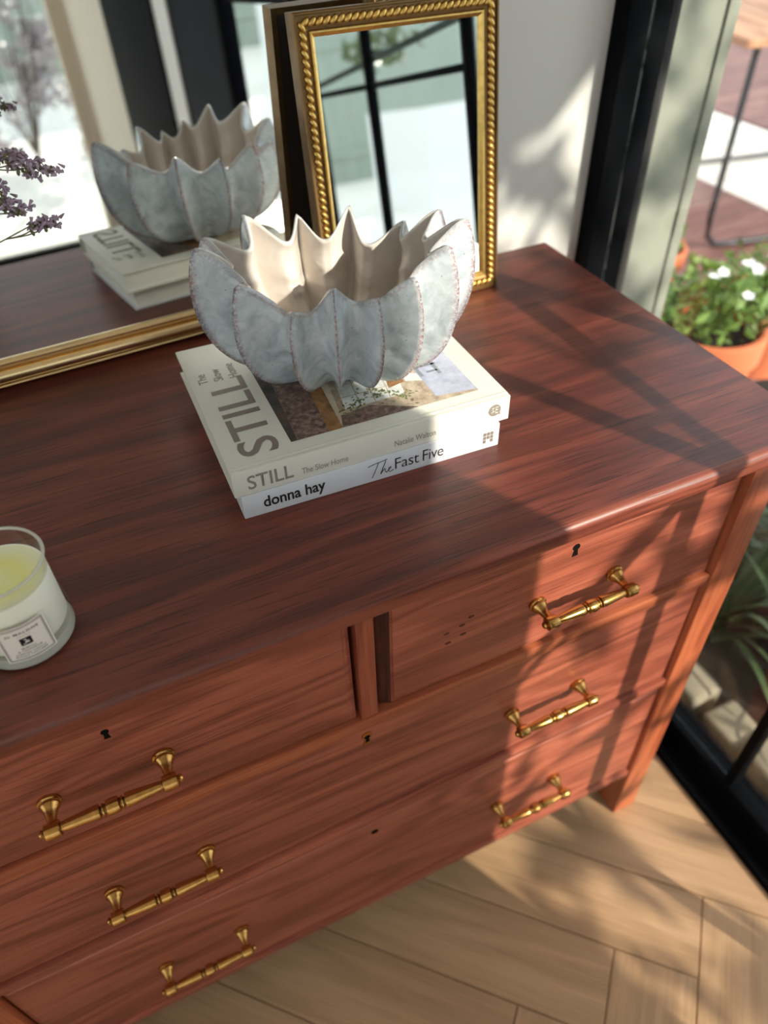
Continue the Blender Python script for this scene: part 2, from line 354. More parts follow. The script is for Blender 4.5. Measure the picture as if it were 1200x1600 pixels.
box('dark_panel', 0.630, 0.650, -1.42, -0.95, 0.02, 2.30, 'navy', w1); box('panel_stile', 0.615, 0.665, -0.985, -0.95, 0.02, 2.30, 'black', w1, 0.003)
box('sun_stop_panel', 0.625, 0.655, -1.56, -1.42, 0.02, 2.30, 'whitep', w1)  # opaque white stand-in for a bright glazed gap, added to stop the sun
tag(box('door_1', 0.615, 0.665, -2.20, -1.56, 0.02, 2.30, 'black', None, 0.004), kind='structure')
box('side_panel', 0.615, 0.665, -2.62, -2.20, 0.02, 2.42, 'cream', w1)
tag(box('baseboard_back', -2.6, 0.60, 0.518, WY, 0.0, 0.09, 'whitep', None, 0.003), kind='structure')
# outside: end of the wall beyond the glass, unseen roof slabs, ground
we = empty('wall_outside'); tag(we, kind='structure')
box('wall_panel', 0.70, 0.797, WY, WY+0.12, -0.1, 2.5, 'outwall', we); box('corner_trim', 0.800, 0.820, WY-0.004, WY+0.124, -0.1, 2.5, 'outwall', we, 0.002)
tag(box('unseen_overhang', 0.72, 1.75, -1.93, 2.6, 2.30, 2.42, 'whitep'), kind='structure')  # unseen roof slab, its edge placed to cut off the sun higher up
tag(box('sun_block_roof', -3.6, 1.30, -4.9, -3.0, 2.42, 2.54, 'whitep'), kind='structure')  # unseen roof, added to keep sun out of the front opening
tag(box('paved_ground', -14, 16, -26, 12, -0.30, -0.12, 'concrete'), kind='structure')
tag(box('garden_bed', 0.80, 1.46, -2.4, 0.9, -0.12, -0.03, 'soil'), kind='structure')
dk = empty('deck'); tag(dk, kind='structure')
for i in range(26):
    y0 = 0.92 + i*0.092
    box('board', 0.84, 2.66, y0, y0+0.086, -0.03, 0.0, 'deckw', dk)
box('joist', 0.86, 2.60, 0.94, 3.28, -0.12, -0.032, 'soil', dk)
tag(box('sun_band_strip', 2.68, 3.45, -4.0, 8.0, -0.12, -0.005, 'concrete'), kind='structure')  # pale strip standing in for the bright patch of sun on the deck
dk2 = empty('far_deck'); tag(dk2, kind='structure')
for i in range(34):
    y0 = 0.4 + i*0.15
    box('board', 3.47, 7.2, y0, y0+0.143, -0.03, 0.0, 'deckw', dk2)
# stone edging along the glass
for i in range(26):
    y0 = -2.0 + i*0.105
    L_ = 0.08+rnd.random()*0.018; zz = 0.005+rnd.random()*0.02
    bm = bmesh.new(); add_box(bm, 0.715+rnd.random()*0.01, 0.79+rnd.random()*0.012, y0, y0+L_, -0.12, zz, 0.012, 2)
    for v in bm.verts: v.co += Vector((rnd.uniform(-1, 1), rnd.uniform(-1, 1), rnd.uniform(-1, 1)))*0.003
    tag(obj('edging_stone', bm, 'stone', None, True), 'rough beige edging stone lying along the black door track', 'stone', 'edging stones beside the glass')

# ================================================================== DRESSER
XT, YB, YF = 0.5156, 0.491, -0.020
dr = empty('dresser', (0, 0.24, 0)); tag(dr, 'dark red timber chest of drawers with brass pull handles', 'dresser')
def dpart(o):                       # keep world placement under the empty
    o.parent = dr; o.matrix_parent_inverse = Matrix.Translation((0, -0.24, 0)); return o
def top_board(y0, y1, front=False):
    t = 0.024; prof = []
    if front:
        r = 0.0085
        for k in range(9):
            a = PI/2 + k/8*PI*0.5; prof.append((y0+r+r*math.cos(a), H-r+r*math.sin(a)))
        for k in range(5):
            a = PI + k/4*PI*0.5; prof.append((y0+0.006+0.006*math.cos(a), H-t+0.006+0.006*math.sin(a)))
        prof = prof[0:] + [(y1, H-t), (y1, H)]
    else: prof = [(y0, H), (y0, H-t), (y1, H-t), (y1, H)]
    bm = bmesh.new(); add_prism(bm, prof, -XT, XT, lambda p, z: Vector((z, p[0], p[1])))
    es = [e for e in bm.edges if all(abs(abs(v.co.x)-XT) < 1e-5 for v in e.verts) and e.verts[0].co.x*e.verts[1].co.x > 0]
    bmesh.ops.bevel(bm, geom=es, offset=0.0025, segments=2, affect='EDGES')
    return dpart(obj('front_edging' if front else 'top_board', bm, 'edge' if front else 'top', None, True, 35))
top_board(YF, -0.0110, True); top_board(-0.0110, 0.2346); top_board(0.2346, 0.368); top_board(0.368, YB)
SF = -0.0085
def leg(x0, x1):
    return dpart(box('stile', x0, x1, SF, 0.045, 0.0, H-0.024, 'stile', None, 0.003))
leg(0.4425, 0.4858); leg(-0.4858, -0.4425)
for x0, x1 in ((0.4425, 0.4858), (-0.4858, -0.4425)): dpart(box('back_leg', x0, x1, 0.435, 0.475, 0.0, H-0.024, 'stile', None, 0.003))
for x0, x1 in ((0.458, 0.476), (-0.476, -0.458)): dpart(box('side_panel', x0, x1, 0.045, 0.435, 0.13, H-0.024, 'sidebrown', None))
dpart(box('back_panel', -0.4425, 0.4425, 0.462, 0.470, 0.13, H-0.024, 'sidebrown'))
for z0, z1, m_ in ((0.606, 0.6255, 'rail'), (0.391, 0.4075, 'face'), (0.132, 0.1485, 'face')): dpart(box('rail', -0.4425, 0.4425, -0.0055, 0.03, z0, z1, m_, None, 0.003))
dpart(box('divider', -0.0085, 0.0095, -0.004, 0.03, 0.6257, H-0.0242, 'divider', None, 0.0015))
dpart(box('shade_board', -0.4425, 0.4425, 0.031, 0.035, 0.15, H-0.0245, 'dark'))  # dark sheet behind the drawers, painting the shade in their gaps
def drawer_front(x0, x1, z0, z1, cl, ct, cr, cb, dep=0.007, yf=0.0):
    """slab 20 mm thick with chamfered edges: left, top, right, bottom chamfer widths"""
    bm = bmesh.new(); yb = yf+0.022
    F = [(x0+cl, yf, z0+cb), (x1-cr, yf, z0+cb), (x1-cr, yf, z1-ct), (x0+cl, yf, z1-ct)]
    def e(c): return yf + (dep if c > 0.004 else 0.0015)
    E_ = [(x0, max(e(cl), e(cb)) if min(cl, cb) > 0.004 else min(e(cl), e(cb)), z0), (x1, min(e(cr), e(cb)), z0), (x1, e(ct) if cr < 0.004 else max(e(cr), e(ct)), z1), (x0, max(e(cl), e(ct)), z1)]
    B = [(x0, yb, z0), (x1, yb, z0), (x1, yb, z1), (x0, yb, z1)]
    vf = [bm.verts.new(p) for p in F]; ve = [bm.verts.new(p) for p in E_]; vb = [bm.verts.new(p) for p in B]
    bm.faces.new(vf)
    for i in range(4):
        k = (i+1) % 4; bm.faces.new((vf[i], vf[k], ve[k], ve[i])); bm.faces.new((ve[i], ve[k], vb[k], vb[i]))
    bm.faces.new(vb[::-1])
    es = [e2 for e2 in bm.edges if all(v in vf for v in e2.verts)]
    bmesh.ops.bevel(bm, geom=es, offset=0.002, segments=2, affect='EDGES')
    o = obj('drawer', bm, 'face', None, True, 22); return dpart(o)
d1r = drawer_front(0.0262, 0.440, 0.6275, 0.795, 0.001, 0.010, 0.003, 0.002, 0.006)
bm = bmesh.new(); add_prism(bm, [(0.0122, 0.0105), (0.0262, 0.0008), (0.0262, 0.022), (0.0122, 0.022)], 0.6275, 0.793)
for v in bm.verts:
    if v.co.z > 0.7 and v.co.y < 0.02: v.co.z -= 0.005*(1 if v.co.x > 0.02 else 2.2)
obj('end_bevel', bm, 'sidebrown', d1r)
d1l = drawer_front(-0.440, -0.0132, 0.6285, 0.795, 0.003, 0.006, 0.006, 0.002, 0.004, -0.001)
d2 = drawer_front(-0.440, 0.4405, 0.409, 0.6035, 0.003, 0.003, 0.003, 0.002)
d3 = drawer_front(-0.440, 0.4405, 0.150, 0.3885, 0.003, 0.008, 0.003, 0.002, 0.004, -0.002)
# brass pull: two turned posts and a turned bar
def handle(x, z, parent, y=0.0):
    bm = bmesh.new(); Lb = 0.028
    post = [(0.0001, 0), (0.0088, 0), (0.0092, 0.0012), (0.0092, 0.0030), (0.0076, 0.0040), (0.0080, 0.0052), (0.0078, 0.0066), (0.0064, 0.0086), (0.0050, 0.0120), (0.0041, 0.0165), (0.0038, 0.0200), (0.0038, Lb-0.002), (0.0001, Lb-0.002)]
    post = [(r*1.08, t) for r, t in post]
    for sx in (-0.048, 0.048):
        m = Matrix.Translation((x+sx, y, z)) @ Matrix.Rotation(PI/2, 4, 'X')
        add_lathe(bm, post, m, 20, False)
    half = [(0.0001, 0.0590), (0.0022, 0.0586), (0.0032, 0.0570), (0.0026, 0.0550), (0.0034, 0.0546), (0.0056, 0.0540), (0.0058, 0.0530), (0.0058, 0.0430), (0.0054, 0.0420), (0.0034, 0.0416),
            (0.0034, 0.0405), (0.0037, 0.038), (0.0044, 0.028), (0.0051, 0.016), (0.0052, 0.0112), (0.0050, 0.0106), (0.0030, 0.0102), (0.0030, 0.0090), (0.0046, 0.0086), (0.0047, 0.0074), (0.0036, 0.0068), (0.0036, 0.0060), (0.0054, 0.0050), (0.0058, 0.0020), (0.0058, 0.0)]
    half = [(r*1.22 if r > 0.001 else r, t) for r, t in half]; prof = [(r, -t) for r, t in half] + [(r, t) for r, t in half[::-1][1:]]
    m = Matrix.Translation((x, y-Lb, z)) @ Matrix.Rotation(PI/2, 4, 'Y')
    add_lathe(bm, prof, m, 20, False)
    o = obj('handle', bm, 'brass', parent, True, 38); o.matrix_parent_inverse = Matrix.Identity(4); return o
def keypoly(s):
    P = []
    for k in range(15):
        a = -PI/3 + (5*PI/3)*k/14; P.append((0.42*s*math.cos(a), 0.40*s+0.42*s*math.sin(a)))
    return P + [(-0.34*s, -0.8*s), (0.34*s, -0.8*s)]
def keyhole(x, z, parent, s, mat='dark', ring=False, yo=0.0):
    bm = bmesh.new(); P = keypoly(s); add_prism(bm, P, -0.0004, 0.002, lambda p, t: Vector((x+p[0], t+yo, z+p[1])))
    o = obj('keyhole', bm, 'dark', parent); 
    if ring:
        bm = bmesh.new(); Q = keypoly(s*1.8); n = len(P)
        rows = [[bm.verts.new((x+p[0], yy, z+p[1]-(0.0 if pp is P else 0.12*s))) for p in pp] for pp, yy in ((P, 0.0005), (P, -0.0016), (Q, -0.0013), (Q, 0.001))]
        for a, b in zip(rows, rows[1:]):
            for k in range(n): bm.faces.new((a[k], a[(k+1) % n], b[(k+1) % n], b[k]))
        obj('escutcheon', bm, 'brass', parent)
handle(0.2398, 0.6995, d1r); handle(-0.2418, 0.6995, d1l, -0.001)
handle(0.2312, 0.4985, d2); handle(-0.2420, 0.4985, d2)
handle(0.2312, 0.2595, d3, -0.002); handle(-0.2420, 0.2595, d3, -0.002)
keyhole(0.229, 0.7605, d1r, 0.0104); keyhole(-0.227, 0.7585, d1l, 0.0078, yo=-0.001); keyhole(-0.0035, 0.582, d2, 0.0080, ring=True)
bm = bmesh.new(); add_lathe(bm, [(0.0050, -0.0004), (0.0050, 0.002)], Matrix.Translation((-0.003, -0.002, 0.3565)) @ Matrix.Rotation(-PI/2, 4, 'X'), 14); obj('screw_hole', bm, 'dark', d3)
for dx, dz in ((0.0, 0.0), (0.017, 0.004), (0.002, -0.016), (0.019, -0.011), (0.027, 0.012)):
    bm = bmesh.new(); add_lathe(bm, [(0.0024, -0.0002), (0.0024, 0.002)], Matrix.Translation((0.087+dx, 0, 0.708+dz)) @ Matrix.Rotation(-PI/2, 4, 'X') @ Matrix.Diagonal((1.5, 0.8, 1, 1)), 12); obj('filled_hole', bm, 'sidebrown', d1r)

# ================================================================== BOOKS
def book(name, label, org, ang, L_, W_, z0, z1, cover, round_spine=0.0):
    r = empty(name, (org[0], org[1], z0), ang); tag(r, label, 'book'); T = z1-z0; c = 0.0026
    sp_ = box('spine', 0, L_, 0, 0.004, 0, T, cover, r, 0.0012)
    box('cover_board', 0, L_, 0.004, W_, T-c, T, cover, r, 0.0008); box('cover_board', 0, L_, 0.004, W_, 0, c, cover, r, 0.0008)
    bm = bmesh.new(); add_box(bm, 0.004, L_-0.004, 0.004, W_-0.005, c, T-c); obj('page_block', bm, 'pages', r)
    return r, sp_
TH1 = math.atan2(-0.0094, 0.28)+math.radians(0.6); TH2 = math.atan2(-0.009, 0.2642)
b2, s2 = book('book', 'thin white hardback cookbook, the lower of the two stacked books', (-0.0620, 0.1207), TH2, 0.2644, 0.212, H, H+0.0274, 'spinew')
b1, s1 = book('book', 'ivory hardback book with grey title, lying under the ceramic bowl', (-0.0670, 0.1208), TH1, 0.2802, 0.2225, H+0.0274, H+0.0552, 'paperw')
T1 = 0.0278; e_ = 0.00025
bm = bmesh.new(); add_box(bm, 0.001, 0.279, 0.0062, 0.0085, T1-0.0003, T1+0.00045, 0.0002); obj('hinge_ridge', bm, 'paperw', b1)
SPN = lambda x0, z0: (lambda u, v: Vector((x0+u, -e_, z0+v)))
CVR = lambda xb, y0: (lambda u, v: Vector((xb-v, y0+u, T1+e_)))
text_on('spine_title', 'STILL', 'inkg2', s1, 0.0425, 0.0150, SPN(0.0135, 0.0062), bold=0.012)
text_on('spine_subtitle', 'The Slow Home', 'inkg2', s1, 0.0450, 0.0068, SPN(0.0640, 0.0062))
text_on('spine_author', 'Natalie Walton', 'inkg2', s1, 0.0430, 0.0068, SPN(0.1562, 0.0066))
text_on('cover_title', 'STILL', 'inkg', b1, 0.132, 0.0360, CVR(0.0515, 0.0175), bold=0.012)
text_on('cover_subtitle', 'The', 'inkg2', b1, 0.0190, 0.0095, CVR(0.0180, 0.148))
text_on('cover_subtitle', 'Slow', 'inkg2', b1, 0.0235, 0.0095, CVR(0.0335, 0.148)); text_on('cover_subtitle', 'Home', 'inkg2', b1, 0.0280, 0.0095, CVR(0.0490, 0.148))
# publisher mark: grey speech disc with pale strokes
bm = bmesh.new(); cx, cz = 0.2633, 0.0152; P = []
for k in range(26):
    a = -PI*0.22 + 2*PI*k/26; P.append((cx+0.0068*math.cos(a), cz+0.0068*math.sin(a)))
P[0] = (cx+0.0068, cz-0.0066)
add_prism(bm, P, -e_, 0.0005, lambda p, t: Vector((p[0], t, p[1]))); obj('publisher_mark', bm, 'inkg2', s1)
bm = bmesh.new()
for pts in ([(-0.0036, 0.0028), (-0.0005, 0.0034), (-0.0030, 0.0006), (-0.0004, -0.0006), (-0.0036, -0.0024)], [(0.0008, -0.0034), (0.0012, 0.0036), (0.0038, 0.0032)], [(0.0010, 0.0006), (0.0034, 0.0006)], [(0.0008, -0.0032), (0.0036, -0.0030)]):
    add_tube(bm, [(cx+a, -e_*1.6, cz+b) for a, b in pts], 0.00042, 5)
obj('publisher_mark_strokes', bm, 'paperw', s1)
# printed cover photograph: stone, beam, doorway, tiles, leaves, chair
def flat(bm, poly, mi, z):
    f = bm.faces.new([bm.verts.new((x, y, z)) for x, y in poly]); f.material_index = mi
def mott(name, c1, c2, c3, sc):
    g = G(name); n = g.noise(g.obj(False), sc, 5, 0.7); return g.set(Base_Color=g.ramp(n, [(0.32, c1), (0.5, c2), (0.68, c3)]), Roughness=0.4)
MAT['ph_dark'] = mott('print_dark', srgb(44, 38, 36), srgb(70, 62, 56), srgb(96, 78, 60), 60)
MAT['ph_stone'] = mott('print_stone', srgb(66, 50, 46), srgb(116, 92, 82), srgb(164, 140, 126), 170)
MAT['ph_beam'] = mott('print_beam', srgb(110, 74, 44), srgb(150, 106, 66), srgb(176, 132, 88), 90)
MAT['ph_jamb'] = mott('print_jamb', srgb(190, 170, 140), srgb(206, 190, 164), srgb(222, 208, 184), 40)
MAT['ph_white'] = mott('print_white', srgb(196, 196, 192), srgb(222, 222, 218), srgb(238, 238, 236), 60)
MAT['ph_green'] = mott('print_leaves', srgb(70, 80, 44), srgb(104, 112, 66), srgb(150, 150, 100), 200)
MAT['ph_sand'] = mott('print_sand', srgb(150, 128, 106), srgb(186, 166, 142), srgb(210, 194, 172), 90)
MAT['ph_blue'] = mott('print_blue', srgb(158, 160, 178), srgb(186, 188, 206), srgb(206, 208, 222), 40)
MAT['ph_grey'] = mott('print_grey', srgb(104, 108, 118), srgb(130, 134, 142), srgb(150, 152, 158), 60)
ml = ['ph_dark', 'ph_stone', 'ph_beam', 'ph_jamb', 'ph_white', 'ph_green', 'ph_sand', 'ph_blue', 'ph_grey']
bm = bmesh.new(); z_ = T1+0.0002; dz = 0.00006
flat(bm, [(0.063, 0.0215), (0.2565, 0.0215), (0.2565, 0.200), (0.063, 0.200)], 6, z_)
flat(bm, [(0.063, 0.0215), (0.080, 0.0215), (0.083, 0.200), (0.063, 0.200)], 0, z_+dz)
flat(bm, [(0.069, 0.0215), (0.100, 0.0215), (0.112, 0.200), (0.080, 0.200)], 1, z_+2*dz)
flat(bm, [(0.100, 0.0215), (0.1135, 0.0215), (0.126, 0.200), (0.112, 0.200)], 2, z_+2*dz)
flat(bm, [(0.1135, 0.028), (0.119, 0.040), (0.139, 0.200), (0.126, 0.200)], 3, z_+2*dz)
flat(bm, [(0.1135, 0.0215), (0.192, 0.0215), (0.150, 0.044), (0.119, 0.040)], 1, z_+2*dz)
for i in range(4):
    for j in range(5):
        x0 = 0.126+i*0.016+j*0.003; y0 = 0.047+j*0.020
        flat(bm, [(x0, y0), (x0+0.015, y0), (x0+0.018, y0+0.019), (x0+0.003, y0+0.019)], 4, z_+2*dz)
flat(bm, [(0.178, 0.062), (0.196, 0.066), (0.199, 0.078), (0.181, 0.076)], 2, z_+3*dz)
flat(bm, [(0.214, 0.030), (0.2565, 0.024), (0.2565, 0.200), (0.214, 0.140)], 7, z_+2*dz)
flat(bm, [(0.198, 0.066), (0.214, 0.060), (0.214, 0.074), (0.200, 0.080)], 4, z_+3*dz)
for x0, y0, x1, y1 in ((0.215, 0.066, 0.219, 0.104), (0.234, 0.064, 0.238, 0.108), (0.215, 0.082, 0.240, 0.085), (0.215, 0.094, 0.240, 0.097), (0.224, 0.070, 0.236, 0.073)):
    flat(bm, [(x0, y0), (x1, y0), (x1, y1), (x0, y1)], 8, z_+4*dz)
rl = random.Random(9)
for i in range(150):
    t = rl.random(); x = 0.126+0.066*t+rl.gauss(0, 0.004); y = 0.038+0.022*math.sin(t*PI)+rl.gauss(0, 0.006); a = rl.random()*6.28; s = 0.0014+rl.random()*0.0012
    if y < 0.024: continue
    flat(bm, [(x+s*math.cos(a), y+s*math.sin(a)), (x-0.5*s*math.sin(a), y+0.5*s*math.cos(a)), (x-s*math.cos(a), y-s*math.sin(a)), (x+0.5*s*math.sin(a), y-0.5*s*math.cos(a))], 5, z_+4*dz+i*2e-7)
me = bpy.data.meshes.new('cover_photo'); bm.to_mesh(me); bm.free(); link('cover_photo', me, ml, b1)
# lower book spine
text_on('spine_author', 'donna hay', 'inkb', s2, 0.0600, 0.0125, SPN(0.0195, 0.0085), bold=0.022)
for nm, wd, x0, hh in (('Fast', 0.0255, 0.1505, 0.0135), ('Five', 0.0222, 0.1800, 0.0135)): text_on('spine_title', nm, 'inkb', s2, wd, hh, SPN(x0, 0.0080), bold=-0.004, spacing=0.95)
bm = bmesh.new(); y = -e_
def stroke(pts, r=0.00036): add_tube(bm, [(a, y, b) for a, b in catmull(pts, 6)], r, 5)
stroke([(0.1225, 0.0196), (0.1290, 0.0212), (0.1370, 0.0222), (0.1425, 0.0232)]); stroke([(0.1335, 0.0216), (0.1305, 0.0140), (0.1265, 0.0050)])
stroke([(0.1410, 0.0215), (0.1375, 0.0130), (0.1355, 0.0070), (0.1380, 0.0110), (0.1400, 0.0122), (0.1402, 0.0090), (0.1412, 0.0072)])
stroke([(0.1412, 0.0072), (0.1450, 0.0105), (0.1462, 0.0122), (0.1445, 0.0122), (0.1436, 0.0090), (0.1452, 0.0070), (0.1490, 0.0084)])
obj('spine_title_script', bm, 'inkb', s2)
bm = bmesh.new()
for i in range(3):
    for j in range(3):
        if (i, j) in ((1, 0),): continue
        x0 = 0.2462+i*0.0040; z0 = 0.0072+j*0.0044
        add_box(bm, x0, x0+0.0033, -e_, 0.0002, z0, z0+0.0037)
obj('publisher_mark', bm, 'inkg', s2)

# ================================================================== BOWL
def build_bowl():
    zb = 0.0; angs = [175, 204, 230, 250, 270, 288, 308, 335, 364, 386, 417, 447, 476, 504]
    tips = [0.194, 0.180, 0.163, 0.185, 0.172, 0.182, 0.197, 0.198, 0.184, 0.162, 0.172, 0.166, 0.177, 0.176]
    tips = [t-0.0552 for t in tips]; N = len(angs); K = 18; V = 46
    prof = catmull([(0.030, 0.0), (0.064, 0.004), (0.098, 0.016), (0.120, 0.035), (0.1325, 0.058), (0.1370, 0.083), (0.1350, 0.106), (0.1285, 0.125)], 12)
    # arc length resample
    dl = [0.0]
    for a, b in zip(prof, prof[1:]): dl.append(dl[-1]+math.hypot(a[0]-b[0], a[1]-b[1]))
    def P(t):
        s = t*dl[-1]
        for i in range(len(dl)-1):
            if dl[i+1] >= s:
                f = (s-dl[i])/(dl[i+1]-dl[i]+1e-12); return prof[i][0]+(prof[i+1][0]-prof[i][0])*f, prof[i][1]+(prof[i+1][1]-prof[i][1])*f
        return prof[-1]
    PP = [P(k/V) for k in range(V+1)]
    bm = bmesh.new(); colr = bm.loops.layers.color.new('mask'); vd = {}
    sm = lambda a, b, x: (lambda t: t*t*(3-2*t))(max(0, min(1, (x-a)/(b-a))))
    def cols(inner):
        cc = []
        for i in range(N):
            a0 = angs[i]; a1 = angs[(i+1) % N] + (360 if i == N-1 else 0); t0, t1 = tips[i], tips[(i+1) % N]
            wid = (a1-a0)/27.0
            for k in range(K):
                u = k/K; wv = 1-abs(2*u-1); s = wv*(2-wv)
                th = math.radians(a0+(a1-a0)*u)
                ztop = t0+(t1-t0)*(u*u*(3-2*u)) - 0.0195*min(1.15, wid)*(math.sqrt(s*s+0.06)-0.245)/0.785
                col = []
                for j in range(V+1):
                    t = j/V; r, z = PP[j]
                    zz = z*(1+(ztop/0.125-1)*sm(0.15, 1.0, t))
                    dep = 0.039*min(1.1, 0.25+0.75*wid)*sm(0.0, 0.42, t)*(1-0.25*sm(0.7, 1.0, t))
                    rip = -0.0075*s*(1-abs(math.sin(PI*(t*5.2-0.45*s+0.13*(i % 3))))**0.45)*sm(0.10, 0.28, t)*(1-sm(0.58, 0.80, t))
                    rr = r - dep*s + rip
                    if inner: 
                        th_ = 0.0052; rr = r - dep*min(1, s*0.92+0.12) + rip - 0.0055*s*(1-abs(math.sin(PI*(t*4.2-0.25*s+0.2*(i % 2))))**0.4)*sm(0.25, 0.4, t)*(1-sm(0.80, 0.95, t)) - th_; zz = zz+0.0045*(1-sm(0.1, 0.7, t)) - 0.0006*sm(0.8, 1, t)
                    tl = th+math.radians(25); rr *= 1.0/math.hypot(math.cos(tl), math.sin(tl)*1.18)
                    of = 1-sm(0.0, 0.65, t); v = bm.verts.new((rr*math.cos(th)-0.001*of, rr*math.sin(th)-0.003*of, zz))
                    edge = math.exp(-(wv/0.085)**2)*sm(0.12, 0.4, t); rim = sm(0.985, 1.0, t)*0.75
                    low = (1-sm(0.30, 0.55, t))*s
                    vd[v] = (max(edge, rim), 1.0, 0.0) if inner else (max(edge, rim), 0.0, low)
                    if inner: vd[v] = (0, 1.0, 0)
                    col.append(v)
                cc.append(col)
        return cc
    A = cols(False); B = cols(True); n = len(A)
    R_ = []
    for k in range(n):
        a, b = A[k][-1].co, B[k][-1].co; v = bm.verts.new((a+b)/2+Vector((0, 0, 0.0022))); vd[v] = (0.45, 0.35, 0); R_.append(v)
    cA = bm.verts.new((-0.001, -0.003, 0.001)); vd[cA] = (0, 0, 1); cB = bm.verts.new((-0.001, -0.003, 0.0050)); vd[cB] = (0, 1, 0)
    for k in range(n):
        q = (k+1) % n
        for j in range(V):
            bm.faces.new((A[k][j], A[q][j], A[q][j+1], A[k][j+1])); bm.faces.new((B[k][j], B[k][j+1], B[q][j+1], B[q][j]))
        bm.faces.new((A[k][-1], A[q][-1], R_[q], R_[k])); bm.faces.new((R_[k], R_[q], B[q][-1], B[k][-1]))
        bm.faces.new((A[k][0], cA, A[q][0])); bm.faces.new((B[k][0], B[q][0], cB))
    for f in bm.faces:
        for l_ in f.loops: c = vd[l_.vert]; l_[colr] = (c[0], c[1], c[2], 1)
    o = obj('ceramic_bowl', bm, 'glaze', None, True)
    tag(o, 'pale blue-grey glazed ceramic bowl with pointed fluted rim and cream inside', 'bowl'); return o
bowl = build_bowl(); bowl.location = (0.088, 0.251, H+0.0556)

# ================================================================== CANDLE
cx, cy = -0.2575, 0.0715; RC = 0.0385; HC = 0.0820
cn = empty('candle', (cx, cy, H)); tag(cn, 'cream scented candle in a clear glass tumbler with square label', 'candle')
bm = bmesh.new()
pr_ = [(0.0002, 0), (RC-0.003, 0), (RC-0.0008, 0.0012), (RC, 0.004), (RC, HC-0.0015), (RC-0.0007, HC-0.0003), (RC-0.0015, HC), (RC-0.0023, HC-0.0003), (RC-0.003, HC-0.0015), (RC-0.003, 0.0670)]
add_lathe(bm, pr_, Matrix.Identity(4), 72, False); obj('glass_tumbler', bm, 'glass', cn, True, 60)
bm = bmesh.new(); q = RC-0.0033
add_lathe(bm, [(0.0002, 0.0136), (q-0.004, 0.0140), (q, 0.0185), (q, 0.0665), (q-0.001, 0.0660)], Matrix.Identity(4), 64, False); obj('wax', bm, 'wax', cn, True, 50)
bm = bmesh.new(); add_lathe(bm, [(q-0.001, 0.0660), (q-0.004, 0.0645), (q*0.6, 0.0640), (q*0.3, 0.0634), (0.0002, 0.0630)], Matrix.Translation((0, 0, -0.06)), 64, False)
bm2 = bmesh.new(); add_lathe(bm2, [(RC-0.0015+0.0013*math.cos(a*PI/4), HC+0.0013*math.sin(a*PI/4)) for a in range(9)], Matrix.Identity(4), 72, False); obj('rim', bm2, 'gbase', cn, True)
bm2 = bmesh.new(); add_lathe(bm2, [(0.0002, 0.0010), (RC-0.0035, 0.0010), (RC-0.0016, 0.003), (RC-0.0012, 0.0055), (RC-0.0030, 0.0125), (0.0002, 0.0128)], Matrix.Identity(4), 56, False); obj('glass_base', bm2, 'gbase', cn, True, 50)
wt = obj('wax_surface', bm, 'waxtop', cn, True, 50); wt.location = (0, 0, 0.06)
A0 = math.radians(-82)
CYL = lambda u0, z0, rr: (lambda u, v: Vector(((RC+rr)*math.cos(A0+(u0+u)/RC), (RC+rr)*math.sin(A0+(u0+u)/RC), z0+v)))
def cyl_patch(bm, u0, u1, z0, z1, rr, n=14, th=0.00015):
    f = CYL(0, 0, rr); g2 = CYL(0, 0, rr-th)
    for k in range(n):
        a = u0+(u1-u0)*k/n; b = u0+(u1-u0)*(k+1)/n
        bm.faces.new([bm.verts.new(f(a, z0)), bm.verts.new(f(b, z0)), bm.verts.new(f(b, z1)), bm.verts.new(f(a, z1))])
LZ = 0.0318; LW = 0.0185
bm = bmesh.new(); cyl_patch(bm, -LW, LW, LZ-LW, LZ+LW, 0.00025); bmesh.ops.remove_doubles(bm, verts=bm.verts[:], dist=1e-6); lab = obj('paper_label', bm, 'label', cn, True)
bm = bmesh.new()
for m_, t_ in ((0.0018, 0.00028), (0.0028, 0.00014)):
    a = LW-m_
    for s in (-1, 1):
        cyl_patch(bm, -a, a, LZ+s*a-t_, LZ+s*a+t_, 0.00034); cyl_patch(bm, s*a-t_, s*a+t_, LZ-a, LZ+a, 0.00034, 1)
obj('label_border', bm, 'inkb', lab)
def ltext(nm, body, wd, cap, z, m='inkb', bold=0.0, sp_=1.0): text_on(nm, body, m, lab, wd, cap, CYL(-wd/2, LZ+z, 0.00034), bold=bold, spacing=sp_)
ltext('label_lettering', 'Jo MALONE', 0.0245, 0.0021, 0.0102, bold=0.02, sp_=1.25); ltext('label_lettering', 'LONDON', 0.0098, 0.0011, 0.0072, 'inkg', sp_=1.3)
bm = bmesh.new(); cyl_patch(bm, -0.0042, 0.0042, LZ-0.0024, LZ+0.0052, 0.00034, 5); obj('label_emblem', bm, 'inkb', lab)
bm = bmesh.new(); f = CYL(0, LZ+0.0012, 0.0004)
for pts in ([(-0.0026, -0.0016), (-0.0012, -0.0020), (-0.0002, 0.0006), (0.0004, 0.0022), (-0.0014, 0.0020)], [(-0.0006, -0.0016), (0.0006, 0.0004), (0.0002, -0.0014), (0.0018, 0.0010), (0.0012, -0.0014), (0.0026, -0.0006)]):
    add_tube(bm, [f(a, b) for a, b in catmull(pts, 5)], 0.00022, 5)
obj('label_emblem_script', bm, 'label', lab)
ltext('label_lettering', 'MIMOSA', 0.0104, 0.0014, -0.0060, bold=0.015, sp_=1.3); ltext('label_lettering', '& CARDAMOM', 0.0172, 0.0014, -0.0085, bold=0.015, sp_=1.3)
ltext('label_lettering', 'SCENTED CANDLE', 0.0222, 0.0014, -0.0114, bold=0.015, sp_=1.25); ltext('label_lettering', 'BOUGIE PARFUM\u00c9E', 0.0234, 0.0014, -0.0139, bold=0.015, sp_=1.25)

